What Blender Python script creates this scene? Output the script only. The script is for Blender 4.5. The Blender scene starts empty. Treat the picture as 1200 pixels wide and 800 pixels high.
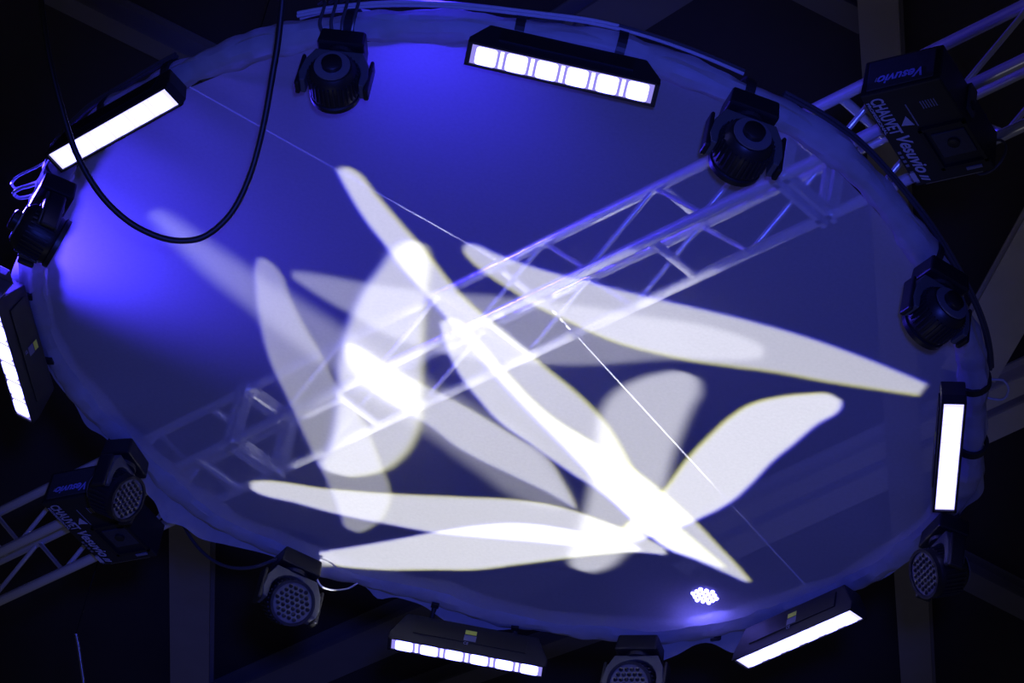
import bpy, bmesh, math, random
from mathutils import Vector, Matrix
random.seed(7)
scene = bpy.context.scene
COL = scene.collection

# ---------------------------------------------------------------- camera
FPX = 3760.0
PITCH, ROLL = math.radians(36.799), math.radians(12.534)
CAM = Vector((0, 0, 1.7))
CX, CY, ZR, R0 = -0.0328, 12.1742, 10.6983, 2.25         # ring centre, height, radius
_r, _u, _f = Vector((1, 0, 0)), Vector((0, -math.sin(PITCH), math.cos(PITCH))), Vector((0, math.cos(PITCH), math.sin(PITCH)))
CR = math.cos(ROLL) * _r + math.sin(ROLL) * _u
CU = -math.sin(ROLL) * _r + math.cos(ROLL) * _u
CF = _f
cd = bpy.data.cameras.new('camera')
cam = bpy.data.objects.new('camera', cd)
COL.objects.link(cam)
M = Matrix((CR, CU, -CF)).transposed().to_4x4()
M.translation = CAM
cam.matrix_world = M
cd.sensor_width = 36
cd.lens = FPX / 1200 * 36
cd.clip_end = 200
scene.camera = cam

def at(x, y, z):
    """point on the horizontal plane z that the pixel looks at"""
    d = CF + CR * ((x - 600) / FPX) + CU * ((400 - y) / FPX)
    return CAM + d * ((z - CAM.z) / d.z)
def at_depth(x, y, t):
    return CAM + (CF + CR * ((x - 600) / FPX) + CU * ((400 - y) / FPX)) * t

# ---------------------------------------------------------------- world + view
w = bpy.data.worlds.new('world'); scene.world = w; w.use_nodes = True
bg = w.node_tree.nodes['Background']
bg.inputs[0].default_value = (0.8, 0.8, 1.3, 1); bg.inputs[1].default_value = 0.017
vs = scene.view_settings
vs.view_transform = 'Standard'; vs.look = 'None'; vs.exposure = 0; vs.gamma = 1; vs.use_curve_mapping = False

# ---------------------------------------------------------------- lights
def spot(name, loc, target, power, color, size, blend=1.0, radius=.03):
    l = bpy.data.lights.new(name, 'SPOT'); o = bpy.data.objects.new(name, l); COL.objects.link(o)
    l.energy = power; l.color = color; l.spot_size = size; l.spot_blend = blend; l.shadow_soft_size = radius
    o.location = loc
    o.rotation_euler = (Vector(target) - Vector(loc)).to_track_quat('-Z', 'Y').to_euler()
    return o
BLUE = (0.040, 0.022, 1.0)
# added blue fill over the screen, beside the camera so its shadows stay hidden
spot('blue_camera_fill', (0.12, -0.2, 2.05), (CX, CY + .2, ZR), 5000, (0.055, 0.085, 1.0), math.radians(20.5), .6, .15)
# blue lights above the rim: one off the near edge, one off the left edge
spot('blue_rim_light', at(500, -120, ZR + .62), at(520, 105, ZR), 135, BLUE, math.radians(86), 1, .06)
spot('blue_rim_light', at(-22, 205, ZR + .36), at(118, 262, ZR), 760, (0.055, 0.034, 1.0), math.radians(112), 1, .06)

ZS = ZR - .035            # level of the stretched sheet

def gobo(idx, outline_hi, outline_lo, power, blur, fringe):
    """a projector with a petal-shaped gobo; hi / lo are the two edges from one tip to the other (pixels)"""
    loc = Vector((CX - 1.9 + .35 * idx, CY + 1.2 + .25 * (idx % 2), 0.9))
    pts = [at(x, y, ZS) for x, y in outline_hi + outline_lo]
    c = sum(pts, Vector()) / len(pts)
    o = spot('petal_projector', loc, c, power, (0.97, 0.965, 1.0), math.radians(60), 0, .015)
    Mi = (Matrix.Translation(loc) @ o.rotation_euler.to_matrix().to_4x4()).inverted()
    def uv(p):
        q = Mi @ at(p[0], p[1], ZS); return Vector((q.x / q.z, q.y / q.z))
    H = [uv(p) for p in outline_hi]; L = [uv(p) for p in outline_lo]
    A = (H[0] + L[0]) / 2; B = (H[-1] + L[-1]) / 2
    ax = B - A; ln = ax.length; ax /= ln; ay = Vector((-ax.y, ax.x))
    def st(p): return ((p - A).dot(ax) / ln, (p - A).dot(ay) / ln)
    H = [st(p) for p in H]; L = [st(p) for p in L]
    if sum(t for _, t in H) / len(H) < sum(t for _, t in L) / len(L): H, L = L, H
    s0 = min(s for s, _ in H + L); s1 = max(s for s, _ in H + L); sp = s1 - s0
    b = blur * (.6 if blur < .03 else 1)
    def curve(ps, sg):
        ps = sorted(((s - s0) / sp, t) for s, t in ps)
        return [(min(1, max(0, s)), t + sg * b * .5 + .5) for s, t in ps]
    l = o.data; l.use_nodes = True; nt = l.node_tree; N = nt.nodes; K = nt.links
    em = N['Emission']
    tc = N.new('ShaderNodeTexCoord'); sep = N.new('ShaderNodeSeparateXYZ'); K.new(tc.outputs['Normal'], sep.inputs[0])
    def math_(op, a, bb=None, c3=None, clamp=False):
        m = N.new('ShaderNodeMath'); m.operation = op; m.use_clamp = clamp
        for i, v in enumerate((a, bb, c3)):
            if v is None: continue
            if isinstance(v, (int, float)): m.inputs[i].default_value = v
            else: K.new(v, m.inputs[i])
        return m.outputs[0]
    u = math_('DIVIDE', sep.outputs[0], sep.outputs[2]); v = math_('DIVIDE', sep.outputs[1], sep.outputs[2])
    uu = math_('SUBTRACT', u, A.x); vv = math_('SUBTRACT', v, A.y)
    s = math_('DIVIDE', math_('ADD', math_('MULTIPLY', uu, ax.x), math_('MULTIPLY', vv, ax.y)), ln)
    t = math_('DIVIDE', math_('ADD', math_('MULTIPLY', uu, ay.x), math_('MULTIPLY', vv, ay.y)), ln)
    s = math_('DIVIDE', math_('SUBTRACT', s, s0), sp)
    t = math_('ADD', t, .5)
    def fc(ps):
        n = N.new('ShaderNodeFloatCurve'); cu = n.mapping.curves[0]
        ded = []
        for p in ps:
            if ded and p[0] - ded[-1][0] < .004: continue
            ded.append(p)
        cu.points[0].location = ded[0]; cu.points[1].location = ded[-1]
        for p in ded[1:-1]: cu.points.new(*p)
        n.mapping.update(); K.new(s, n.inputs['Value']); return n.outputs[0]
    hi = fc(curve(H, 1)); lo = fc(curve(L, -1))
    def sm(x, w_):
        n = N.new('ShaderNodeMapRange'); n.interpolation_type = 'SMOOTHSTEP'
        K.new(x, n.inputs['Value']); n.inputs['From Min'].default_value = 0; n.inputs['From Max'].default_value = w_
        return n.outputs['Result']
    ends = math_('MULTIPLY', sm(s, .012), sm(math_('SUBTRACT', 1.0, s), .012))
    def mask(dt):
        tt = math_('ADD', t, dt)
        m = math_('MULTIPLY', sm(math_('SUBTRACT', hi, tt), b), sm(math_('SUBTRACT', tt, lo), b))
        m = math_('MULTIPLY', m, ends)
        return math_('ADD', math_('MULTIPLY', m, 1 - SPILL), SPILL)
    cmb = N.new('ShaderNodeCombineColor')
    rg = mask(0); bl = mask(fringe)
    K.new(rg, cmb.inputs[0]); K.new(rg, cmb.inputs[1]); K.new(bl, cmb.inputs[2])
    K.new(cmb.outputs[0], em.inputs['Color'])
    return o
SPILL = .0006
PW = 11300
PETALS = [
 # hi edge, lo edge, relative power, edge blur, colour fringe
 ([(397,194),(415,199),(440,226),(470,261),(500,295),(540,344),(600,396),(640,430),(680,463),(708,492),(729,524),(744,552),(764,582),(792,613),(820,637),(852,665)],
  [(394,197),(410,227),(430,259),(452,287),(470,312),(500,345),(545,398),(578,437),(610,472),(662,525),(722,588),(750,616),(781,641),(816,654),(850,667)], .82, .012, .004),
 ([(518,374),(530,373),(560,398),(585,426),(645,486),(697,519),(743,549),(800,596),(848,645),(868,666),(880,680)],
  [(516,377),(526,413),(540,440),(561,467),(585,493),(624,521),(673,556),(697,571),(750,616),(781,642),(816,656),(851,671),(878,683)], .86, .014, .004),
 ([(484,280),(497,286),(503,300),(500,339),(497,380),(496,417),(495,460),(494,487),(487,515),(470,538),(449,552),(410,559)],
  [(482,280),(463,291),(448,312),(430,336),(415,366),(403,402),(398,435),(395,487),(386,528),(379,548),(390,556),(408,560)], .74, .03, .006),
 ([(306,300),(315,301),(326,316),(340,348),(358,384),(373,408),(395,452),(428,498),(449,550),(458,575),(454,598),(442,613),(424,624)],
  [(304,301),(299,312),(300,335),(304,372),(316,420),(323,437),(344,480),(368,533),(386,568),(400,604),(405,617),(422,625)], .34, .016, .004),
 ([(176,244),(199,254),(235,278),(280,308),(346,350),(403,386),(440,410),(500,445),(560,478),(620,520),(655,560),(672,592)],
  [(174,248),(192,272),(211,291),(250,327),(292,360),(316,381),(370,420),(430,463),(498,507),(557,549),(610,585),(640,594),(671,596)], .24, .05, 0),
 ([(340,319),(352,319),(385,324),(427,332),(505,341),(609,350),(680,358),(760,371),(820,380),(871,395),(892,405),(899,412)],
  [(339,322),(360,337),(382,351),(409,366),(450,390),(500,408),(560,421),(648,427),(714,426),(774,421),(830,421),(880,421),(898,416)], .31, .03, 0),
 ([(541,288),(552,286),(582,298),(624,313),(690,331),(750,346),(840,367),(865,373),(940,394),(1000,415),(1060,439),(1080,447)],
  [(540,290),(549,303),(570,321),(600,341),(630,360),(672,380),(720,401),(780,417),(808,423),(850,429),(910,437),(970,448),(1030,457),(1080,464)], .70, .02, -.006),
 ([(800,434),(814,441),(820,455),(809,480),(799,504),(788,535),(779,568),(765,600),(748,630),(729,651),(711,665),(689,671)],
  [(796,434),(775,437),(750,444),(722,459),(706,480),(700,510),(696,545),(688,590),(676,630),(668,655),(673,666),(686,671)], .68, .05, 0),
 ([(984,466),(972,461),(946,461),(910,465),(880,473),(858,486),(830,511),(802,541),(778,573),(750,600),(728,620),(722,630)],
  [(986,470),(982,481),(958,496),(928,521),(907,538),(880,566),(855,588),(815,609),(792,619),(760,629),(740,633),(723,632)], 1.0, .02, -.006),
 ([(292,565),(305,563),(382,572),(456,578),(540,582),(610,586),(662,595),(704,609),(750,627),(776,641),(783,647)],
  [(291,568),(298,575),(347,589),(400,603),(456,614),(512,624),(560,629),(620,634),(700,642),(764,648),(782,650)], .84, .012, .003),
 ([(361,651),(375,647),(417,640),(470,631),(512,623),(557,616),(600,613),(640,616),(680,623),(729,634),(752,643)],
  [(360,653),(375,658),(435,666),(519,668),(560,667),(610,661),(680,652),(720,648),(752,646)], .94, .012, -.003),
 ([(404,400),(425,408),(450,424),(501,453),(547,477),(603,511),(638,533),(662,567),(677,596)],
  [(403,403),(410,432),(440,462),(501,497),(540,526),(610,561),(650,581),(676,598)], .52, .025, .004),
]
for i, (h, lo_, p, bl, fr) in enumerate(PETALS):
    gobo(i, h, lo_, PW * p, bl, fr)

# ---------------------------------------------------------------- materials
MATS = {}
def principled(name, col, rough=.5, metal=0., noise=0., scale=30., bump=0., spec=.5):
    m = bpy.data.materials.new(name); m.use_nodes = True; nt = m.node_tree
    b = nt.nodes['Principled BSDF']
    b.inputs['Base Color'].default_value = (*col, 1); b.inputs['Roughness'].default_value = rough
    b.inputs['Metallic'].default_value = metal; b.inputs['Specular IOR Level'].default_value = spec
    if noise or bump:
        tc = nt.nodes.new('ShaderNodeTexCoord'); n = nt.nodes.new('ShaderNodeTexNoise')
        n.inputs['Scale'].default_value = scale; n.inputs['Detail'].default_value = 4
        nt.links.new(tc.outputs['Object'], n.inputs['Vector'])
        if noise:
            cr = nt.nodes.new('ShaderNodeValToRGB')
            cr.color_ramp.elements[0].color = (*[c * (1 - noise) for c in col], 1)
            cr.color_ramp.elements[1].color = (*[min(1, c * (1 + noise)) for c in col], 1)
            nt.links.new(n.outputs[0], cr.inputs[0]); nt.links.new(cr.outputs[0], b.inputs['Base Color'])
        if bump:
            bp = nt.nodes.new('ShaderNodeBump'); bp.inputs['Strength'].default_value = bump; bp.inputs['Distance'].default_value = .01
            nt.links.new(n.outputs[0], bp.inputs['Height']); nt.links.new(bp.outputs[0], b.inputs['Normal'])
    MATS[name] = m; return m
def emission(name, col, strength):
    m = bpy.data.materials.new(name); m.use_nodes = True; nt = m.node_tree
    nt.nodes.remove(nt.nodes['Principled BSDF'])
    e = nt.nodes.new('ShaderNodeEmission'); e.inputs[0].default_value = (*col, 1); e.inputs[1].default_value = strength
    nt.links.new(e.outputs[0], nt.nodes['Material Output'].inputs[0]); MATS[name] = m; return m
def fabric(name, transp, col, trans=.4, scale=60):
    m = bpy.data.materials.new(name); m.use_nodes = True; nt = m.node_tree
    nt.nodes.remove(nt.nodes['Principled BSDF'])
    N = nt.nodes.new; L = nt.links.new
    tc = N('ShaderNodeTexCoord'); n = N('ShaderNodeTexNoise'); n.inputs['Scale'].default_value = scale; n.inputs['Detail'].default_value = 5
    L(tc.outputs['Object'], n.inputs['Vector'])
    mr = N('ShaderNodeMapRange'); mr.inputs['From Min'].default_value = .3; mr.inputs['From Max'].default_value = .7
    mr.inputs['To Min'].default_value = .93; mr.inputs['To Max'].default_value = 1.0; L(n.outputs[0], mr.inputs['Value'])
    mx = N('ShaderNodeMix'); mx.data_type = 'RGBA'; mx.blend_type = 'MULTIPLY'; mx.inputs[0].default_value = 1
    mx.inputs[6].default_value = (*col, 1); L(mr.outputs[0], mx.inputs[7])
    d = N('ShaderNodeBsdfDiffuse'); t = N('ShaderNodeBsdfTranslucent'); tr = N('ShaderNodeBsdfTransparent')
    L(mx.outputs[2], d.inputs[0]); L(mx.outputs[2], t.inputs[0])
    m1 = N('ShaderNodeMixShader'); m1.inputs[0].default_value = trans; L(d.outputs[0], m1.inputs[1]); L(t.outputs[0], m1.inputs[2])
    m2 = N('ShaderNodeMixShader'); m2.inputs[0].default_value = transp; L(m1.outputs[0], m2.inputs[1]); L(tr.outputs[0], m2.inputs[2])
    L(m2.outputs[0], nt.nodes['Material Output'].inputs[0]); MATS[name] = m; return m
fabric('scrim', .52, (.86, .86, .88), .35)
fabric('wrap', .18, (.60, .60, .62), .4, 25)
fabric('hem', .22, (.70, .70, .72), .45, 25)
principled('aluminium', (.80, .80, .82), .24, .5, .06, 14)
principled('pipe', (.35, .35, .36), .4, .8)
principled('black_plastic', (.009, .009, .011), .42, 0, .15, 20)
principled('black_metal', (.013, .013, .016), .5, 0, .2, 18)
principled('yoke_grey', (.075, .078, .074), .5, 0, .1, 20)
principled('rubber', (.010, .010, .012), .5)
principled('cable_sheath', (.05, .05, .06), .35)
principled('clear_cable', (.45, .45, .5), .3)
principled('ceiling_dark', (.050, .042, .055), .95, 0, .35, .8)
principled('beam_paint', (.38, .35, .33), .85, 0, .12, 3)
principled('beam_lit', (.80, .76, .74), .85, 0, .12, 3)  # stronger light on these beams is put into a paler colour
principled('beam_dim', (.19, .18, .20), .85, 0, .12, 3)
principled('print_white', (.44, .44, .52), .6)
principled('print_yellow', (.85, .92, .08), .6)
principled('print_blue', (.30, .30, .75), .6)
principled('print_grey', (.2, .2, .24), .6)
principled('brass', (.30, .24, .12), .35, .8)
principled('lens_glass', (.15, .15, .145), .3, 0, 0, 30, 0, .6)
principled('lens_dot', (.012, .012, .014), .08, 0, 0, 30, 0, 1.0)
principled('wire_steel', (.85, .85, .87), .5, 0)
principled('bolt', (.5, .5, .5), .35, .9)
principled('back_metal', (.16, .16, .17), .4, .3)
principled('fog_panel', (.04, .04, .045), .6, 0, .3, 40)
emission('led', (0.20, 0.20, 1.0), 9.0)
emission('led_dim', (0.36, 0.31, 1.0), .85)
emission('led_pale', (0.42, 0.40, 1.0), 2.2)
emission('led_blue', (0.16, 0.14, 1.0), 45.0)

# ---------------------------------------------------------------- mesh helpers
class MB:
    def __init__(self): self.v = []; self.f = []
    def add(self, vs_, fs):
        o = len(self.v); self.v += [tuple(p) for p in vs_]; self.f += [tuple(i + o for i in q) for q in fs]; return self
    def box(self, a, b, ta=(0, 0), tb=(0, 0)):
        """axis box from a to b; ta / tb inset the z-min / z-max faces in x and y"""
        x0, y0, z0 = a; x1, y1, z1 = b
        v = [(x0+ta[0],y0+ta[1],z0),(x1-ta[0],y0+ta[1],z0),(x1-ta[0],y1-ta[1],z0),(x0+ta[0],y1-ta[1],z0),
             (x0+tb[0],y0+tb[1],z1),(x1-tb[0],y0+tb[1],z1),(x1-tb[0],y1-tb[1],z1),(x0+tb[0],y1-tb[1],z1)]
        return self.add(v, [(3,2,1,0),(4,5,6,7),(0,1,5,4),(1,2,6,5),(2,3,7,6),(3,0,4,7)])
    def prism(self, poly, h0, h1, axes=(0, 1, 2)):
        n = len(poly)
        def mk(p, h):
            q = [0, 0, 0]; q[axes[0]] = p[0]; q[axes[1]] = p[1]; q[axes[2]] = h; return q
        v = [mk(p, h0) for p in poly] + [mk(p, h1) for p in poly]
        f = [tuple(range(n))[::-1], tuple(range(n, 2 * n))] + [(i, (i + 1) % n, n + (i + 1) % n, n + i) for i in range(n)]
        return self.add(v, f)
    def tube(self, pts, r, n=8, closed=False, caps=True):
        pts = [Vector(p) for p in pts]; m = len(pts); rings = []
        up = None
        for i, p in enumerate(pts):
            a = pts[(i - 1) % m] if (closed or i) else p; b = pts[(i + 1) % m] if (closed or i < m - 1) else p
            t = (b - a).normalized()
            if up is None:
                up = Vector((0, 0, 1)) if abs(t.z) < .9 else Vector((1, 0, 0))
            s = t.cross(up)
            if s.length < 1e-5: s = t.orthogonal()
            s.normalize(); up = s.cross(t).normalized()
            rr = r[i] if isinstance(r, (list, tuple)) else r
            rings.append([p + rr * (math.cos(2*math.pi*k/n) * s + math.sin(2*math.pi*k/n) * up) for k in range(n)])
        v = [q for rg in rings for q in rg]; f = []
        for i in range(m if closed else m - 1):
            j = (i + 1) % m
            for k in range(n): f.append((i*n+k, i*n+(k+1) % n, j*n+(k+1) % n, j*n+k))
        if caps and not closed:
            f.append(tuple(range(n))[::-1]); f.append(tuple((m-1)*n + k for k in range(n)))
        return self.add(v, f)
    def lathe(self, prof, n=24, mat=None):
        """profile of (radius, z) revolved about z"""
        m = len(prof); v = []
        for r, z in prof:
            v += [(r*math.cos(2*math.pi*k/n), r*math.sin(2*math.pi*k/n), z) for k in range(n)]
        f = [(i*n+k, i*n+(k+1) % n, (i+1)*n+(k+1) % n, (i+1)*n+k) for i in range(m-1) for k in range(n)]
        f.append(tuple(range(n))[::-1]); f.append(tuple((m-1)*n+k for k in range(n)))
        if mat is not None: v = [tuple(mat @ Vector(p)) for p in v]
        return self.add(v, f)
    def xf(self, mat): self.v = [tuple(mat @ Vector(p)) for p in self.v]; return self
    def mesh(self, name, smooth=False):
        me = bpy.data.meshes.new(name); me.from_pydata(self.v, [], self.f)
        bm = bmesh.new(); bm.from_mesh(me); bmesh.ops.recalc_face_normals(bm, faces=bm.faces); bm.to_mesh(me); bm.free()
        if smooth:
            me.polygons.foreach_set('use_smooth', [True] * len(me.polygons))
            if hasattr(me, 'set_sharp_from_angle'): me.set_sharp_from_angle(angle=math.radians(38))
        return me
    def build(self, name, mat, parent=None, smooth=False, kind=None, bevel=0):
        return mk(name, self.mesh(name, smooth), mat, parent, kind, bevel)
def mk(name, me, mat, parent=None, kind=None, bevel=0):
    o = bpy.data.objects.new(name, me); COL.objects.link(o)
    if not me.materials: me.materials.append(MATS[mat])
    if parent is not None: o.parent = parent
    if kind: o['kind'] = kind
    if bevel:
        b = o.modifiers.new('bevel', 'BEVEL'); b.width = bevel; b.segments = 2; b.limit_method = 'ANGLE'
    return o
def tag(o, label, cat, group=None):
    o['label'] = label; o['category'] = cat
    if group: o['group'] = group
    return o
def thing(name, label, cat, mat=None, group=None):
    o = bpy.data.objects.new(name, None); COL.objects.link(o); o.empty_display_size = .1
    if mat is not None: o.matrix_world = mat
    return tag(o, label, cat, group)
def smooth_path(pts, k=8, closed=False):
    P = [Vector(p) for p in pts]; n = len(P); out = []
    rng = range(n) if closed else range(n - 1)
    for i in rng:
        g = lambda j: P[j % n] if closed else P[max(0, min(n - 1, j))]
        a, b, c, d = g(i - 1), g(i), g(i + 1), g(i + 2)
        for q in range(k):
            t = q / k
            out.append(.5 * ((2*b) + (c - a)*t + (2*a - 5*b + 4*c - d)*t*t + (3*b - a - 3*c + d)*t**3))
    if not closed: out.append(P[-1])
    return out
def frame(X, Y, Z, loc):
    m = Matrix((X, Y, Z)).transposed().to_4x4(); m.translation = loc; return m
def text_mesh(s, size, shear=0., extrude=.0006, bold=0.):
    cu = bpy.data.curves.new('lettering', 'FONT'); cu.body = s; cu.size = size; cu.shear = shear; cu.extrude = extrude; cu.offset = bold
    cu.align_x = 'LEFT'; cu.align_y = 'BOTTOM_BASELINE'
    o = bpy.data.objects.new('lettering', cu); COL.objects.link(o)
    bpy.context.view_layer.update()
    me = bpy.data.meshes.new_from_object(o.evaluated_get(bpy.context.evaluated_depsgraph_get()))
    bpy.data.objects.remove(o); bpy.data.curves.remove(cu)
    me.name = 'lettering'; me.materials.clear(); return me

# ---------------------------------------------------------------- structure: ceiling and its beams
HC = ZR + 7.0
c = MB().box((-20, 2, HC + .24), (20, 60, HC + .36)).build('ceiling', 'ceiling_dark', kind='structure')
def beam(n, a, b, width, depth=.30, mat='beam_paint', lift=0.0):
    A = at(*a, HC + lift); B = at(*b, HC + lift); d = (B - A); L = d.length; d.normalize(); s = Vector((-d.y, d.x, 0))
    width *= 1.27
    m = MB()
    h = .25 - lift
    # bottom flange, web, top flange: a steel beam under the roof deck
    m.box((0, -width/2, 0), (L, width/2, .03)).box((0, -width*.18, .03), (L, width*.18, h - .03)).box((0, -width/2, h - .03), (L, width/2, h))
    o = m.build('ceiling_beam', mat, kind='structure'); o.matrix_world = frame(d, s, Vector((0, 0, 1)), A)
    return o
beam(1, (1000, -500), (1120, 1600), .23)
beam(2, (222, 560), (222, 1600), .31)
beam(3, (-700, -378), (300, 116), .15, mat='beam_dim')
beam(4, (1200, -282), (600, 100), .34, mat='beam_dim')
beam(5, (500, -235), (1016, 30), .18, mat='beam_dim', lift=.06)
beam(6, (1600, -379), (1135, 440), .36, mat='beam_lit', lift=.08)
beam(7, (2100, 35), (800, 636), .14, mat='beam_lit', lift=.02)
beam(7, (2100, 70), (800, 671), .20, mat='beam_lit', lift=.04)
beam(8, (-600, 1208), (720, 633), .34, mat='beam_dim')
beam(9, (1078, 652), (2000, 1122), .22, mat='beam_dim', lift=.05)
beam(10, (-100, 1023), (760, 722), .16, mat='beam_dim', lift=.05)

# ---------------------------------------------------------------- the round screen: pipe ring, stretched fabric, wrap, loose hem
RP = [(228,82),(330,47),(440,30),(540,32),(780,75),(850,105),(955,155),(1055,250),(1080,300),(1138,415),(1140,470),(1120,580),(1060,640),(930,705),(800,738),(640,728),(500,690),(370,655),(240,595),(160,520),(85,445),(38,345),(42,300),(70,200)]
C0 = Vector((CX, CY, ZR))
pol = sorted(((math.atan2(p.y - CY, p.x - CX), math.hypot(p.x - CX, p.y - CY)) for p in (at(x, y, ZR) for x, y in RP)))
def rad(t):
    t = (t + math.pi) % (2 * math.pi) - math.pi
    s_ = w_ = 0
    for a, r in pol:
        d = (t - a + math.pi) % (2 * math.pi) - math.pi
        k = math.exp(-(d / .17) ** 2); s_ += k * r; w_ += k
    return s_ / w_ if w_ > 1e-6 else R0
NT = 180
RAD = [rad(2 * math.pi * i / NT) for i in range(NT)]
def ring_pt(t, dr=0., dz=0.):
    f = (t / (2 * math.pi) % 1) * NT; i = int(f); q = f - i
    r = RAD[i % NT] * (1 - q) + RAD[(i + 1) % NT] * q + dr
    return Vector((CX + r * math.cos(t), CY + r * math.sin(t), ZR + dz))
def ang(x, y, z=ZR):
    p = at(x, y, z); return math.atan2(p.y - CY, p.x - CX)
ringpts = [ring_pt(2 * math.pi * i / NT) for i in range(NT)]
hoop = MB().tube(ringpts, .036, 10, True).build('ring_pipe', 'pipe', smooth=True)
tag(hoop, 'round metal pipe ring inside the fabric edge, holding the screen taut', 'pipe ring')
for i in range(26):
    t = 2 * math.pi * (i + .35 * random.random()) / 26
    p = ring_pt(t); tg = Vector((-math.sin(t), math.cos(t), 0))
    wdt = random.choice((.012, .02, .03))
    MB().tube([p - tg * wdt, p + tg * wdt], .052, 12).build('strap', 'rubber', hoop, smooth=True)
scr = thing('fabric_screen', 'large round white translucent fabric screen stretched on a pipe ring', 'fabric screen', Matrix.Translation(C0))
# sheet
m = MB(); NRD = 14
m.v.append((0, 0, ZS - ZR))
for j in range(1, NRD + 1):
    for i in range(NT):
        t = 2 * math.pi * i / NT; k = j / NRD; r = (RAD[i] - .052) * k
        edge = max(0, (k - .8) / .2)
        z = ZS - ZR + .006 * edge * math.sin(23 * t + 2 * math.sin(5 * t)) + .02 * edge ** 3 * 0
        m.v.append((r * math.cos(t), r * math.sin(t), z))
for i in range(NT): m.f.append((0, 1 + i, 1 + (i + 1) % NT))
for j in range(NRD - 1):
    for i in range(NT):
        a = 1 + j * NT + i; b = 1 + j * NT + (i + 1) % NT
        m.f.append((a, a + NT, b + NT, b))
m.build('sheet', 'scrim', scr, smooth=True)
# wrapped edge: a lumpy sleeve round the pipe
m = MB(); NS = 12; n2 = NT * 3
for i in range(n2):
    t = 2 * math.pi * i / n2; p = ring_pt(t) - C0; er = Vector((math.cos(t), math.sin(t), 0))
    rr = .066 + .006 * math.sin(17 * t + 1) + .004 * math.sin(41 * t) + .003 * math.sin(97 * t)
    for k in range(NS):
        a = 2 * math.pi * k / NS; q = rr * (1 + .06 * math.sin(3 * a + 29 * t))
        m.v.append(tuple(p + er * (q * math.cos(a)) + Vector((0, 0, q * math.sin(a)))))
for i in range(n2):
    j = (i + 1) % n2
    for k in range(NS): m.f.append((i*NS+k, j*NS+k, j*NS+(k+1) % NS, i*NS+(k+1) % NS))
m.build('edge_wrap', 'wrap', scr, smooth=True)
# loose hem that hangs off the outside of the sleeve
m = MB(); NH = 5
def hem_len(t):
    v_ = .5 + .5 * math.sin(9 * t + 1.3 * math.sin(4 * t)) ; v2 = .5 + .5 * math.sin(23 * t + 2 * math.sin(7 * t))
    far = .5 + .5 * math.sin(t - .15)                      # more of it hangs loose on the far side
    v3 = .5 + .5 * math.sin(37 * t + 3 * math.sin(11 * t))
    return .012 + (.02 + .06 * far) * v_ ** 2 * (.4 + .6 * v2) + .05 * far * v2 ** 2 * (.4 + .6 * v3)
for i in range(n2):
    t = 2 * math.pi * i / n2; p = ring_pt(t) - C0; er = Vector((math.cos(t), math.sin(t), 0)); h = hem_len(t)
    for k in range(NH + 1):
        q = k / NH
        out_ = .058 + .012 * math.sin(31 * t) * q + .35 * h * q
        m.v.append(tuple(p + er * out_ + Vector((0, 0, -.015 - h * q + .02 * (1 - q)))))
for i in range(n2):
    j = (i + 1) % n2
    for k in range(NH): m.f.append((i*(NH+1)+k, j*(NH+1)+k, j*(NH+1)+k+1, i*(NH+1)+k+1))
m.build('loose_hem', 'hem', scr, smooth=True)

def band(center, axis, er, rin, rout, a0, a1, half, n=16):
    """a C-shaped clamp band round an axis; angles in degrees, 0 along er, 90 up"""
    up = Vector((0, 0, 1)); an = [math.radians(a0 + (a1 - a0) * k / n) for k in range(n + 1)]
    m = MB(); v = []; f = []
    for a in an:
        d = er * math.cos(a) + up * math.sin(a)
        for rr in (rin, rout):
            for h in (-half, half): v.append(tuple(center + d * rr + axis * h))
    for k in range(n):
        i = 4 * k; j = i + 4
        f += [(i, i+1, j+1, j), (i+2, j+2, j+3, i+3), (i, j, j+2, i+2), (i+1, i+3, j+3, j+1)]
    f += [(0, 2, 3, 1), (4*n, 4*n+1, 4*n+3, 4*n+2)]
    return m.add(v, f)
def ring_clamp(root, attach, mat='black_metal', arm=.014, name='clamp'):
    """a hook clamp round the wrapped ring with an arm to the point attach (world), as a part of root"""
    t = math.atan2(attach.y - CY, attach.x - CX); c_ = ring_pt(t); er = Vector((math.cos(t), math.sin(t), 0)); tg = Vector((-er.y, er.x, 0))
    dr = (attach - c_).dot(er); dz = attach.z - c_.z; phi = math.degrees(math.atan2(dz, dr))
    if dz < 0: a0, a1 = max(-140, min(phi - 6, -100)), 112
    else: a0, a1 = min(165, max(phi + 6, 100)), -70
    m = band(c_, tg, er, .067, .082, a0, a1, .02)
    q = math.radians(max(-138, phi) if dz < 0 else min(162, phi))
    e = c_ + (er * math.cos(q) + Vector((0, 0, 1)) * math.sin(q)) * .075
    m.tube([attach, e], arm, 10)
    m.xf(root.matrix_world.inverted())
    return m.build(name, mat, root)
# ---------------------------------------------------------------- box truss (three bolted lengths) passing over the ring
TA = math.radians(-52.254)
TD = Vector((math.cos(TA), math.sin(TA), 0)); TN = Vector((math.sin(TA), -math.cos(TA), 0))   # TN: towards the upper-left side
ZT = ZR + .2; TW, TH = .317, .329
n_ = Vector((-TD.y, TD.x, 0))
TO = Vector((CX, CY, ZT)) + n_ * .0633
TM = frame(TD, -n_, -Vector((0, 0, 1)) * -1, TO)
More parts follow.
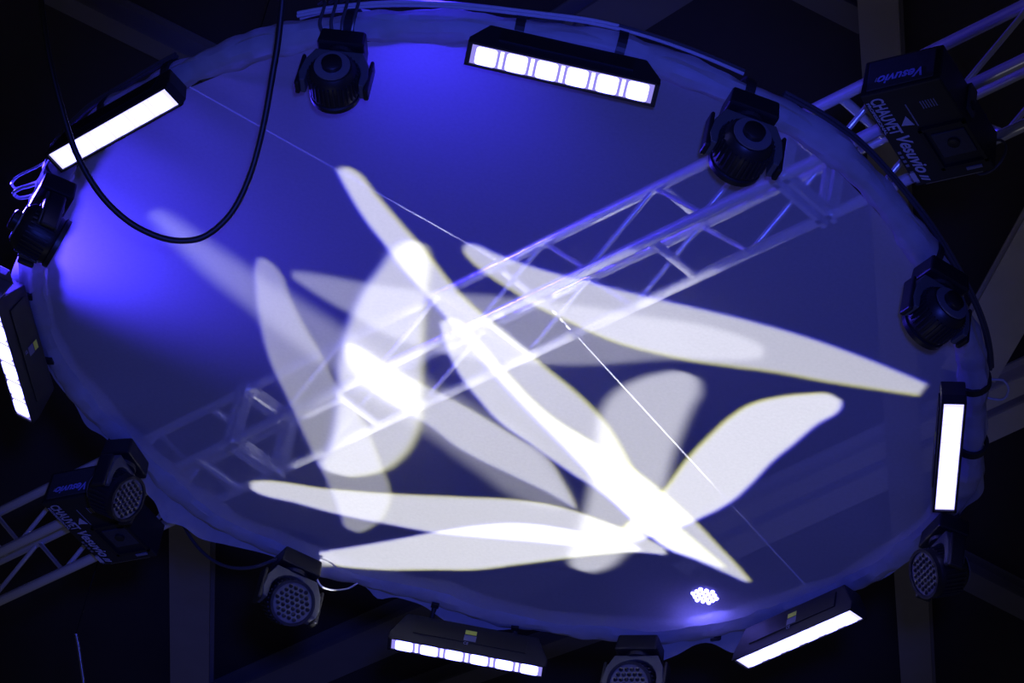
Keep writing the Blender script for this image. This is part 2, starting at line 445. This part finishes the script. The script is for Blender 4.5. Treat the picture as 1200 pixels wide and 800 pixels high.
# local axes: x along the truss, y towards the far chords (c1, c2), z up
TM = Matrix((TD, -n_, Vector((0, 0, 1)))).transposed().to_4x4(); TM.translation = TO
def s_of(x, y, z=ZT): return (at(x, y, z) - TO).dot(TD)
J0, J1 = s_of(262, 513), s_of(918, 206)
RUNGS = [s_of(394, 460), s_of(573, 378), s_of(766, 284)]
rung_step = (RUNGS[2] - RUNGS[0]) / 2
TOPJ = s_of(768, 220, ZT + TH); step = (TOPJ - s_of(515, 345, ZT + TH)) / 2
CRD, BR = .0275, .0135
def truss(name, label, s0, s1, end0, end1):
    root = thing(name, label, 'truss', TM @ Matrix.Translation((s0, 0, 0)), 'bolted truss lengths')
    L = s1 - s0; hw = TW / 2
    for y in (-hw, hw):
        for z in (0, TH):
            MB().tube([(0, y, z), (L, y, z)], CRD, 14).build('chord', 'aluminium', root, smooth=True)
    k0 = math.ceil((s0 + .05 - RUNGS[0]) / rung_step); k1 = math.floor((s1 - .05 - RUNGS[0]) / rung_step)
    for k in range(k0, k1 + 1):
        x = RUNGS[0] + k * rung_step - s0
        for z in (0, TH): MB().tube([(x, -hw + .02, z), (x, hw - .02, z)], .0235, 12).build('rung', 'aluminium', root, smooth=True)
    k0 = math.ceil((s0 - TOPJ) / (step / 2)) ; k1 = math.floor((s1 - TOPJ) / (step / 2))
    for k in range(k0, k1):
        xa = TOPJ + k * step / 2 - s0; xb = TOPJ + (k + 1) * step / 2 - s0
        za, zb = (TH - .022, .022) if k % 2 == 0 else (.022, TH - .022)
        ga, gb = .022, -.022
        for y in (-hw, hw): MB().tube([(xa + ga, y, za), (xb + gb, y, zb)], BR, 10).build('brace', 'aluminium', root, smooth=True)
    for e, x in ((end0, .012), (end1, L - .012)):
        if not e: continue
        m = MB(); a = .012
        for y in (-hw, hw): m.box((x - a, y - .03, -.03), (x + a, y + .03, TH + .03))
        for z in (0, TH): m.box((x - a, -hw, z - .03), (x + a, hw, z + .03))
        fr = m.build('end_frame', 'aluminium', root)
        for y in (-hw, hw):
            for z in (0, TH):
                MB().tube([(x - .03, y + (.05 if y < 0 else -.05), z + .0), (x + .03, y + (.05 if y < 0 else -.05), z)], .009, 6).build('bolt', 'bolt', fr)
    return root
GAP = .035
truss('box_truss', 'aluminium box truss length above the fabric, lit by the white petals', J0 + GAP, J1 - GAP, True, True)
truss('box_truss', 'aluminium box truss length carrying the fog machine beside a honeycomb-lensed light', J0 - 3.2, J0, False, True)
truss('box_truss', 'aluminium box truss length carrying the fog machine beside the curled cable loop', J1, J1 + 3.0, True, False)

# ---------------------------------------------------------------- LED battens
def batten(p0, p1, tilt, label, dz=-.275, width=.088, flip=False, sticker=True, h=.165, zs=0., panel='led_dim'):
    A = at(*p0, ZR + dz); B = at(*p1, ZR + dz); mid = (A + B) / 2; X = (B - A); L = X.length; X.normalize()
    inward = Vector((CX - mid.x, CY - mid.y, 0)); Y = Vector((-X.y, X.x, 0))
    if Y.dot(inward) > 0: X = -X; Y = -Y                     # Y outward
    Z = Vector((0, 0, 1))
    root = thing('led_batten', label, 'stage light', frame(X, Y, Z, mid) @ Matrix.Rotation(math.radians(tilt), 4, 'X'), 'led battens round the ring')
    hw = width / 2 + .012; hl = L / 2 + .02
    # housing: a long trough, cut back at the ends
    poly = [(-hl, .0), (-hl, .035), (-hl + .07, h), (hl - .07, h), (hl, .035), (hl, .0)]
    b = MB().prism(poly, -hw, hw, (0, 2, 1)).build('housing', 'black_metal', root, bevel=.006)
    for y in (-hw - .003, hw + .003):
        MB().box((-hl + .12, y - .003, .05), (hl - .12, y + .003, h - .03)).build('side_panel', 'black_plastic', b)
    # rim round the lens
    m = MB()
    m.box((-hl, -hw, -.008), (hl, -hw + .009, .006)); m.box((-hl, hw - .009, -.008), (hl, hw, .006))
    m.box((-hl, -hw, -.008), (-hl + .014, hw, .006)); m.box((hl - .014, -hw, -.008), (hl, hw, .006))
    m.build('rim', 'black_metal', root)
    MB().box((-L / 2, -width / 2, -.004), (L / 2, width / 2, .002)).build('lens_panel', panel, root)
    n = 6; cw = L / n
    for k in range(n):
        x = -L / 2 + (k + .5) * cw; a = cw * .35; bb = width * .47
        poly = []
        for q in range(20):
            th = 2 * math.pi * q / 20; c_, s_ = math.cos(th), math.sin(th)
            poly.append((x + a * math.copysign(abs(c_) ** .3, c_), bb * math.copysign(abs(s_) ** .3, s_)))
        MB().prism(poly, -.009, -.003).build('led_cell', 'led', root)
        if k < n - 1:
            MB().box((x + cw * .5 - cw * .06, -width * .44, -.007), (x + cw * .5 + cw * .06, width * .44, -.003)).build('led_bar', 'led', root)
    # hanging bracket up to the pipe
    for x in (-L * .28, L * .28):
        ring_clamp(root, root.matrix_world @ Vector((x, 0, h - .008)), name='bracket')
    if sticker:
        for y, sg in ((-hw - .007, -1),):
            MB().box((-.03, y - .001, .098 + zs), (.03, y + .001, .123 + zs)).build('warning_label', 'print_yellow', root)
            MB().box((-.032, y - .001, .058 + zs), (.032, y + .001, .093 + zs)).build('rating_label', 'print_grey', root)
            tm = text_mesh('CE', .022); o = mk('lettering', tm, 'print_white', root)
            o.matrix_local = frame(Vector((1, 0, 0)), Vector((0, 0, 1)), Vector((0, -1, 0)), Vector((-.03, y - .001, .034 + zs)))
    return root
batten((66, 189), (201, 113), 12, 'lit white LED batten crossed by the hanging black cable', panel='led_pale')
batten((552, 62), (765, 110), 18, 'longest lit LED batten, beside the moving head wrapped in cables')
left_batten = batten((-12, 352), (29, 488), 22, 'lit LED batten with a lime label, fixed under a blue-lit bracket', h=.185, zs=.03)
batten((459, 753), (635, 786), -2, 'lit LED batten between two honeycomb-lensed moving lights, below the bottom petals')
batten((870, 777), (1003, 719), 0, 'lit LED batten below the small glowing blue lamp', panel='led_pale')
batten((1118, 473), (1107, 596), 6, 'upright-looking lit LED batten beyond the tip of the longest petal', panel='led_pale')

# ---------------------------------------------------------------- moving heads
def moving_head_meshes():
    D = {}
    # hanging: z = 0 is the base's top, everything goes down; +y is where the lamp points
    D['base'] = ('black_plastic', MB().box((-.135, -.10, -.105), (.135, .10, 0), (.012, .012), (.02, .02)).mesh('base'), .012)
    D['turntable'] = ('rubber', MB().lathe([(.07, -.125), (.075, -.11), (.075, -.10)], 24).mesh('turntable'), 0)
    # yoke: arch plate with round cut-out and two arms
    cz = -.285; poly = [(-.125, -.12), (.125, -.12), (.165, -.20), (.178, cz), (.165, cz - .055), (.138, cz - .055)]
    for k in range(13):
        a = math.radians(-8 + 196 * k / 12); poly.append((.137 * math.cos(a), cz + .137 * math.sin(a)))
    poly += [(-.138, cz - .055), (-.165, cz - .055), (-.178, cz), (-.165, -.20)]
    D['yoke'] = ('yoke_grey', MB().prism(poly, -.05, .05, (0, 2, 1)).mesh('yoke'), .006)
    for s_, k in ((-1, 'arm_cover'), (1, 'arm_cover.001')):
        D[k] = ('black_plastic', MB().box((s_ * .176 - .018, -.062, cz - .075), (s_ * .176 + .018, .062, cz + .13), (.004, .02), (.008, .02)).mesh('arm_cover'), .012)
    # head (own frame: z along the beam, centre at the pivot)
    D['head'] = ('black_plastic', MB().lathe([(.05, -.115), (.098, -.11), (.118, -.085), (.124, -.03), (.124, .06), (.118, .075), (.128, .08), (.128, .105), (.112, .105), (.110, .092)], 32).mesh('head', True), 0)
    m = MB()
    for k in range(32):
        a = 2 * math.pi * k / 32; R = Matrix.Rotation(a, 4, 'Z')
        q = MB().box((.119, -.004, -.07), (.131, .004, .05)); q.xf(R); m.add(q.v, q.f)
    D['cooling_fins'] = ('black_metal', m.mesh('cooling_fins'), 0)
    D['back_plate'] = ('back_metal', MB().lathe([(.092, -.113), (.092, -.121), (.05, -.124)], 28).mesh('back_plate', True), 0)
    D['fan_cap'] = ('black_plastic', MB().lathe([(.052, -.12), (.052, -.150), (.04, -.158)], 20).mesh('fan_cap', True), 0)
    D['lens'] = ('lens_glass', MB().lathe([(.112, .090), (.112, .096)], 32).mesh('lens'), 0)
    m = MB(); sp = .0315
    for i in range(-4, 5):
        for j in range(-4, 5):
            x = sp * (i + j * .5); y = sp * j * .866
            if math.hypot(x, y) < .102:
                m.lathe([(.0135, .0955), (.0115, .101), (.006, .104)], 8, Matrix.Translation((x, y, 0)))
    D['led_lenses'] = ('lens_dot', m.mesh('led_lenses', True), 0)
    return D, cz
MH, MHZ = moving_head_meshes()
def moving_head(base_px, label, pan=0., tilt=30., z=ZR - .12, pos=None, group='moving heads round the ring', sc=.93):
    p = pos if pos is not None else at(*base_px, z)
    a = math.atan2(CY - p.y, CX - p.x) + math.radians(pan)
    Y = Vector((math.cos(a), math.sin(a), 0)); X = Vector((Y.y, -Y.x, 0))
    root = thing('moving_head', label, 'stage light', frame(X, Y, Vector((0, 0, 1)), p) @ Matrix.Scale(sc, 4), group)
    hm = Matrix.Translation((0, 0, MHZ)) @ Matrix.Rotation(math.radians(-90 - tilt), 4, 'X')
    head = None
    for k, (mat, me, bev) in MH.items():
        if not me.materials: me.materials.append(MATS[mat])
        par = root
        if k in ('cooling_fins', 'back_plate', 'fan_cap', 'lens', 'led_lenses'): par = head
        o = bpy.data.objects.new(k.split('.')[0], me); COL.objects.link(o); o.parent = par
        if k == 'head': head = o; o.matrix_local = hm
        if k == 'led_lenses': o['kind'] = 'stuff'
        if bev:
            b = o.modifiers.new('bevel', 'BEVEL'); b.width = bev; b.segments = 2; b.limit_method = 'ANGLE'
    ring_clamp(root, root.matrix_world @ Vector((0, 0, -.01)))
    return root
near_head = moving_head((405, 47), 'moving head seen from behind, cables bundled over its base, beside the longest batten', 14, -2, sc=.82)
moving_head((880, 122), 'black moving head in front of the truss, its back turned', -8, 4, sc=.9)
moving_head((65, 222), 'moving head seen side-on under the batten the black cable crosses', 0, 8)
moving_head((1103, 318), 'black finned moving head past the end of the longest petal', -24, 10, sc=.88)
moving_head((150, 528), 'honeycomb-lensed moving head in front of a fog machine', 10, 25)
low_head = moving_head((350, 655), 'honeycomb-lensed moving head by the pointed left ends of the two lowest petals', 0, 30)
moving_head((752, 752), 'honeycomb-lensed moving head under the middle of the scalloped hem', 4, 30)
moving_head((1108, 616), 'honeycomb-lensed moving head turned aside under the upright-looking batten', 4, 30)

# small LED lamp above the fabric, shining down through it
p = at(826, 697, ZR + .10)
lp = thing('led_lamp', 'small glowing blue LED lamp shining through the fabric', 'stage light', Matrix.Translation(p))
MB().lathe([(.085, 0), (.09, .01), (.085, .12), (.04, .16)], 24).build('housing', 'black_metal', lp, smooth=True)
MB().lathe([(.10, -.004), (.10, .01), (.088, .012)], 24).build('rim', 'black_metal', lp, smooth=True)
for i in range(-2, 3):
    for j in range(-2, 3):
        x = .031 * (i + j * .5); y = .031 * j * .866
        if math.hypot(x, y) < .075: MB().lathe([(.009, -.012), (.012, -.006), (.012, 0)], 8, Matrix.Translation((x, y, 0))).build('led', 'led_blue', lp)

ring_clamp(lp, p + Vector((0, 0, .14)), name='bracket', arm=.012)

# ---------------------------------------------------------------- fog machines on the truss
def fog_machine(corner_px, along_px, label, L=.585, W=.36, H=.20, z=ZR - .03):
    P = at(*corner_px, z); X = (at(*along_px, z) - P); X.z = 0; X.normalize()
    Z = Vector((0, 0, -1)); Y = Z.cross(X)
    root = thing('fog_machine', label, 'fog machine', frame(X, Y, Z, P), 'fog machines on the truss')
    body = MB().box((0, 0, -H), (L, W, 0), (.004, .004), (0, 0)).build('body', 'black_metal', root, bevel=.008)
    # raised lettering strip on the underside, recessed intake with knob, vent slots
    def put(s, size, x, y, shear=.25, mat='print_white', bold=0., par=body, z_=.0015):
        me = text_mesh(s, 1.0, shear, bold=.022)
        xs = [v.co.x for v in me.vertices]; ys = [v.co.y for v in me.vertices]
        fx = size[0] / (max(xs) - min(xs)); fy = size[1] / (max(ys) - min(ys))
        for v in me.vertices: v.co = ((v.co.x - min(xs)) * fx, (v.co.y - min(ys)) * fy, v.co.z)
        o = mk('lettering', me, mat, par)
        o.matrix_local = Matrix.Translation((x, y, z_)); return o
    put('CHAUVET', (.225, .058), .03, .030, .0)
    put('PROFESSIONAL', (.20, .014), .045, .010, 0)
    put('Vesuvio', (.235, .062), .275, .040, .3); put('II', (.045, .034), .52, .042, .3)
    MB().prism([(.165, .135), (.215, .095), (.225, .15)], 0, .0015).build('logo', 'print_white', body)
    MB().box((.10, .160, 0), (.235, .166, .0015)).build('printed_line', 'print_grey', body)
    MB().box((.49, -.0 + .012, 0), (.565, .035 + .012 - .02, .0015)).build('printed_line', 'print_grey', body)
    MB().box((.50, .005, 0), (.555, .028, .002)).build('white_label', 'print_white', body)
    for k in range(4): MB().box((.36 + .028 * k, .012, 0), (.375 + .028 * k, .026, .0012)).build('printed_line', 'print_grey', body)
    for k in range(6): MB().box((.10, .225 + .012 * k, 0), (.145, .230 + .012 * k, .002)).build('vent_slot', 'print_grey', body)
    bay = MB()
    bay.box((.25, .155, -.0), (.51, .17, .018)).box((.25, .35, 0), (.51, .365, .018)).box((.25, .155, 0), (.265, .365, .018)).box((.495, .155, 0), (.51, .365, .018))
    b = bay.build('control_bay', 'rubber', root)
    MB().box((.30, .19, 0), (.445, .34, .010)).build('perforated_panel', 'fog_panel', b, bevel=.003)
    MB().lathe([(.026, .008), (.026, .024), (.02, .027)], 18, Matrix.Translation((.36, .27, 0))).build('knob', 'rubber', b, smooth=True)
    MB().box((.535, .25, 0), (.55, .32, .006)).build('latch', 'print_grey', root)
    # end panel with the upside-down name
    ep = MB().box((-.006, .03, -H + .02), (0, W - .03, -.02)).build('end_panel', 'fog_panel', root, bevel=.003)
    o = mk('lettering', text_mesh('Vesuvio', .066, .3, bold=.0016), 'print_blue', ep)
    o.matrix_local = frame(Vector((0, -1, 0)), Vector((0, 0, 1)), Vector((-1, 0, 0)), Vector((-.0075, .29, -.085)))
    o = mk('lettering', text_mesh('II', .03, .3), 'print_white', ep)
    o.matrix_local = frame(Vector((0, -1, 0)), Vector((0, 0, 1)), Vector((-1, 0, 0)), Vector((-.0075, .085, -.08)))
    # nozzle, corner feet, hanging yoke
    MB().lathe([(.03, 0), (.03, .05), (.022, .055)], 16, Matrix.Translation((L, W * .6, -.1)) @ Matrix.Rotation(math.radians(90), 4, 'Y')).build('nozzle', 'bolt', root, smooth=True)
    MB().box((L - .004, .04, -.05), (L + .012, W - .06, -.012)).build('front_trim', 'pipe', root)
    MB().box((.26, -.012, -H - .004), (.32, 0, -.06)).box((.26, W, -H - .004), (.32, W + .012, -.06)).box((.26, -.012, -H - .004), (.32, W + .012, -H + .004)).build('yoke', 'yoke_grey', root)
    ctr = root.matrix_world @ Vector((.29, W / 2, -H)); sc_ = (ctr - TO).dot(TD)
    for yy in (-TW / 2, TW / 2):                              # hook clamps round the truss chords above
        cc = TM @ Vector((sc_, yy, 0)); lo_ = root.matrix_world.inverted() @ cc
        if not (-.01 < lo_.x < L and -.01 < lo_.y < W): continue
        band(cc, TD, n_, CRD + .001, CRD + .010, -100, 200, .02).xf(root.matrix_world.inverted()).build('clamp', 'yoke_grey', root)
    for y in (.0, W): MB().tube([(.29, y - .02, -.10), (.29, y + .02, -.10)], .022, 10).build('yoke_knob', 'rubber', root, smooth=True)
    return root
fog_machine((1007, 114), (1069, 211), 'black fog machine with white lettering beside the curled cable loop')
fog_machine((48, 590), (110, 652), 'black fog machine behind a honeycomb-lensed moving head')

# ---------------------------------------------------------------- cables and wires
def cable(name, pts, r, mat, label, cat='cable', group=None, k=8, n=8):
    o = MB().tube(smooth_path(pts, k), r, n).build(name, mat, smooth=True)
    return tag(o, label, cat, group)
# heavy black cable hanging in a loop in front of the ring's near-left edge
DEP = (at(330, 40, ZR) - CAM).dot(CF) - .45
loop = [(30,-900),(38,-400),(44,-60),(48,0),(58,70),(76,140),(92,185),(118,228),(150,259),(185,277),(215,282),(243,275),(272,248),(293,205),(308,150),(319,90),(328,30),(333,-60),(338,-400),(342,-900)]
cable('hanging_cable', [at_depth(x, y, DEP) for x, y in loop], .0135, 'rubber', 'thick black cable hanging in a loop in front of the screen', n=10)
# wires guying the truss to the ring
def wire(a, b, side, label):
    A = at(*a, ZR + .0); B = TM @ Vector((s_of(*b, ZT + TH), side * TW / 2, TH - .026))
    o = MB().tube([A, A.lerp(B, .5), B], .0036, 6).build('steel_wire', 'wire_steel', smooth=True); tag(o, label, 'wire')
    d = (B - A).normalized()
    for k in range(3): MB().tube([B - d * (.05 + .05 * k), B - d * (.075 + .05 * k)], .011, 8).build('wire_clip', 'bolt', o)
wire((214, 97), (592, 304), 1, 'thin steel wire crossing the tip of the tallest petal to the truss')
wire((950, 692), (643, 351), -1, 'thin steel wire from the truss across the two right-hand petals')
# cables tied along the top of the ring
def along(t0, t1, k, deg, wob, seed, n=26, d=.0148):
    """path of cable k of a bundle lying on the wrapped rim, deg above its outer side"""
    ph = random.Random(seed).random() * 6; a = math.radians(deg); u = Vector((math.cos(a), math.sin(a))); v = Vector((-u.y, u.x))
    ov, ou = ((0, 0), (1, 0), (.5, .87), (1.5, .87))[k]
    out = []
    for i in range(n + 1):
        t = t0 + (t1 - t0) * i / n
        q = u * (.084 + d * ou) + v * (d * (ov - .7) + wob * math.sin(9 * t + ph))
        out.append(ring_pt(t, q.x, q.y))
    return out
tA, tB, tC = ang(352, 40), ang(560, 34), ang(862, 108)
for k in range(4):
    cable('power_cable', along(tA, tC if k % 2 else tB + .25, k, 40, .012, 1), .0075, 'clear_cable' if k < 3 else 'cable_sheath',
          'blue-lit cable tied along the near rim of the ring by the longest batten', group='cables along the near rim')
tL0, tL1 = ang(75, 190), ang(215, 88)
for k in range(3):
    cable('power_cable', along(tL0, tL1, k, 42, .014, 20, 16), .0075, 'cable_sheath',
          'dark cable looped behind the batten the hanging cable crosses', group='cables behind the batten')
t0, t1 = ang(905, 128), ang(1142, 440)
for k in range(3):
    cable('power_cable', along(t0, t1, k, 34, .014, 40, 24, .0158), .008, 'cable_sheath',
          'dark cable along the rim between the two finned moving heads', group='cables along the right rim')
t0, t1 = ang(62, 430), ang(345, 648)
for k in range(2):
    cable('power_cable', along(t0, t1, k, 56, .012, 60, 24, .0158), .008, 'cable_sheath',
          'dark cable along the rim below the two petals\' left ends', group='cables along the left rim')
# loops at the fixtures
def px_loop(pts, z): return [at(x, y, z) for x, y in pts]
cable('signal_cable', [ring_pt(ang(64, 190), .03, .062)] + px_loop([(46,194),(36,199),(22,206),(14,214),(18,220),(32,217)], ZR + .105) + [ring_pt(ang(56, 222), .03, .062)], .006, 'clear_cable', 'thin blue-lit cable looping out beside the side-on moving head', group='cable loops by the side-on moving head')
cable('signal_cable', [ring_pt(ang(54, 226), .045, .052)] + px_loop([(34,218),(26,220),(16,226),(24,232)], ZR + .06) + [ring_pt(ang(48, 240), .055, .042)], .009, 'clear_cable', 'thin blue-lit cable looping out beside the side-on moving head', group='cable loops by the side-on moving head')
tM = ang(405, 47, ZR - .12)
for k in range(4):
    t = tM + .022 * (k - 2.2)
    cable('signal_cable', [ring_pt(t - .02, .080, .084), ring_pt(t, .114, .060), ring_pt(t + .004, .122, .0), ring_pt(t + .002, .110, -.07), ring_pt(tM + .016 * (k - 2.2), .070, -.123)], .0075, 'cable_sheath', 'short cable dropping onto the moving head seen from behind', group='cables on the near moving head')
cable('signal_cable', px_loop([(352,22),(380,15),(420,12),(452,16),(500,14),(560,20),(610,30),(650,44)], ZR + .10), .006, 'clear_cable', 'bright blue cable running above the wrapped rim to the longest batten')
cable('signal_cable', px_loop([(605,36),(622,24),(640,26),(656,34),(664,44),(676,26),(690,32),(697,44)], ZR + .11), .0065, 'cable_sheath', 'cable coiled loosely on top of the longest batten')
LH = low_head.matrix_world; tP = ang(350, 655, ZR - .12)
cable('signal_cable', [LH @ Vector((-.125, 0, -.06)), LH @ Vector((-.17, .0, -.10)), LH @ Vector((-.24, 0, -.09)), ring_pt(tP - .15, .0, -.11), ring_pt(tP - .17, .0, -.062)], .005, 'clear_cable', 'thin cable drooping from the moving head by the lowest petals')
sc0 = s_of(1166, 165)
cable('signal_cable', [TM @ Vector((sc0 + .085 * math.cos(a), -TW / 2 + .012 * k / 12, -CRD - .079 + .085 * math.sin(a))) for k in range(13) for a in (math.radians(90 + 350 * k / 12),)], .006, 'cable_sheath', 'cable hanging in a round curl under the truss')
c4 = TM @ Vector((s_of(212, 604), -TW / 2, -CRD + .002)); c5 = LH @ Vector((.125, 0, -.06))
cable('signal_cable', [c4.lerp(c5, k / 6) - Vector((0, 0, .16 * 4 * (k / 6) * (1 - k / 6))) for k in range(7)], .009, 'cable_sheath', 'dark cable slung between the truss and the moving head by the lowest petals')
t0 = ang(1140, 450)
cable('signal_cable', [ring_pt(t0, .058, .03), ring_pt(t0 + .005, .13, .04), ring_pt(t0 + .03, .155, .03), ring_pt(t0 + .055, .13, .02), ring_pt(t0 + .06, .058, .03)], .006, 'clear_cable', 'small blue cable loop by the upright-looking batten')
pp = MB().tube(smooth_path([at(x, y, ZR + .6 - .004 * (y - 740)) for x, y in [(89,742),(92,756),(94,770),(96,784),(98,800),(99,830)]], 6), .011, 10).build('streak_pipe', 'pipe', smooth=True)  # added pipe, shaped to stand in for a faint blue glint
tag(pp, 'thin added pipe standing in for a faint blue streak of light below the truss', 'pipe')
top_ = at(89, 742, ZR + .6 - .008)
MB().tube([top_ - Vector((0, 0, .02)), Vector((top_.x, top_.y, HC + .25))], .004, 6).build('suspension_cable', 'rubber', pp)
# lit metal bracket over the batten at the left edge
LB = left_batten.matrix_world; far_ = LB.inverted() @ at(-12, 352, ZR - .275); sg = 1 if far_.x > 0 else -1; hx = abs(far_.x) + .02
m = MB()
for a, b in (((hx - .001, -.05, .0), (hx + .006, .05, .12)), ((hx - .001, -.05, .12), (hx + .10, .05, .126)), ((hx + .094, -.05, .09), (hx + .10, .05, .12))):
    x0, x1 = sorted((sg * a[0], sg * b[0])); m.box((x0, a[1], a[2]), (x1, b[1], b[2]))
br = m.build('hanging_bracket', 'pipe', bevel=.002); br.matrix_world = LB.copy()
tag(br, 'blue-lit metal bracket over the end of the batten with a lime label', 'bracket')
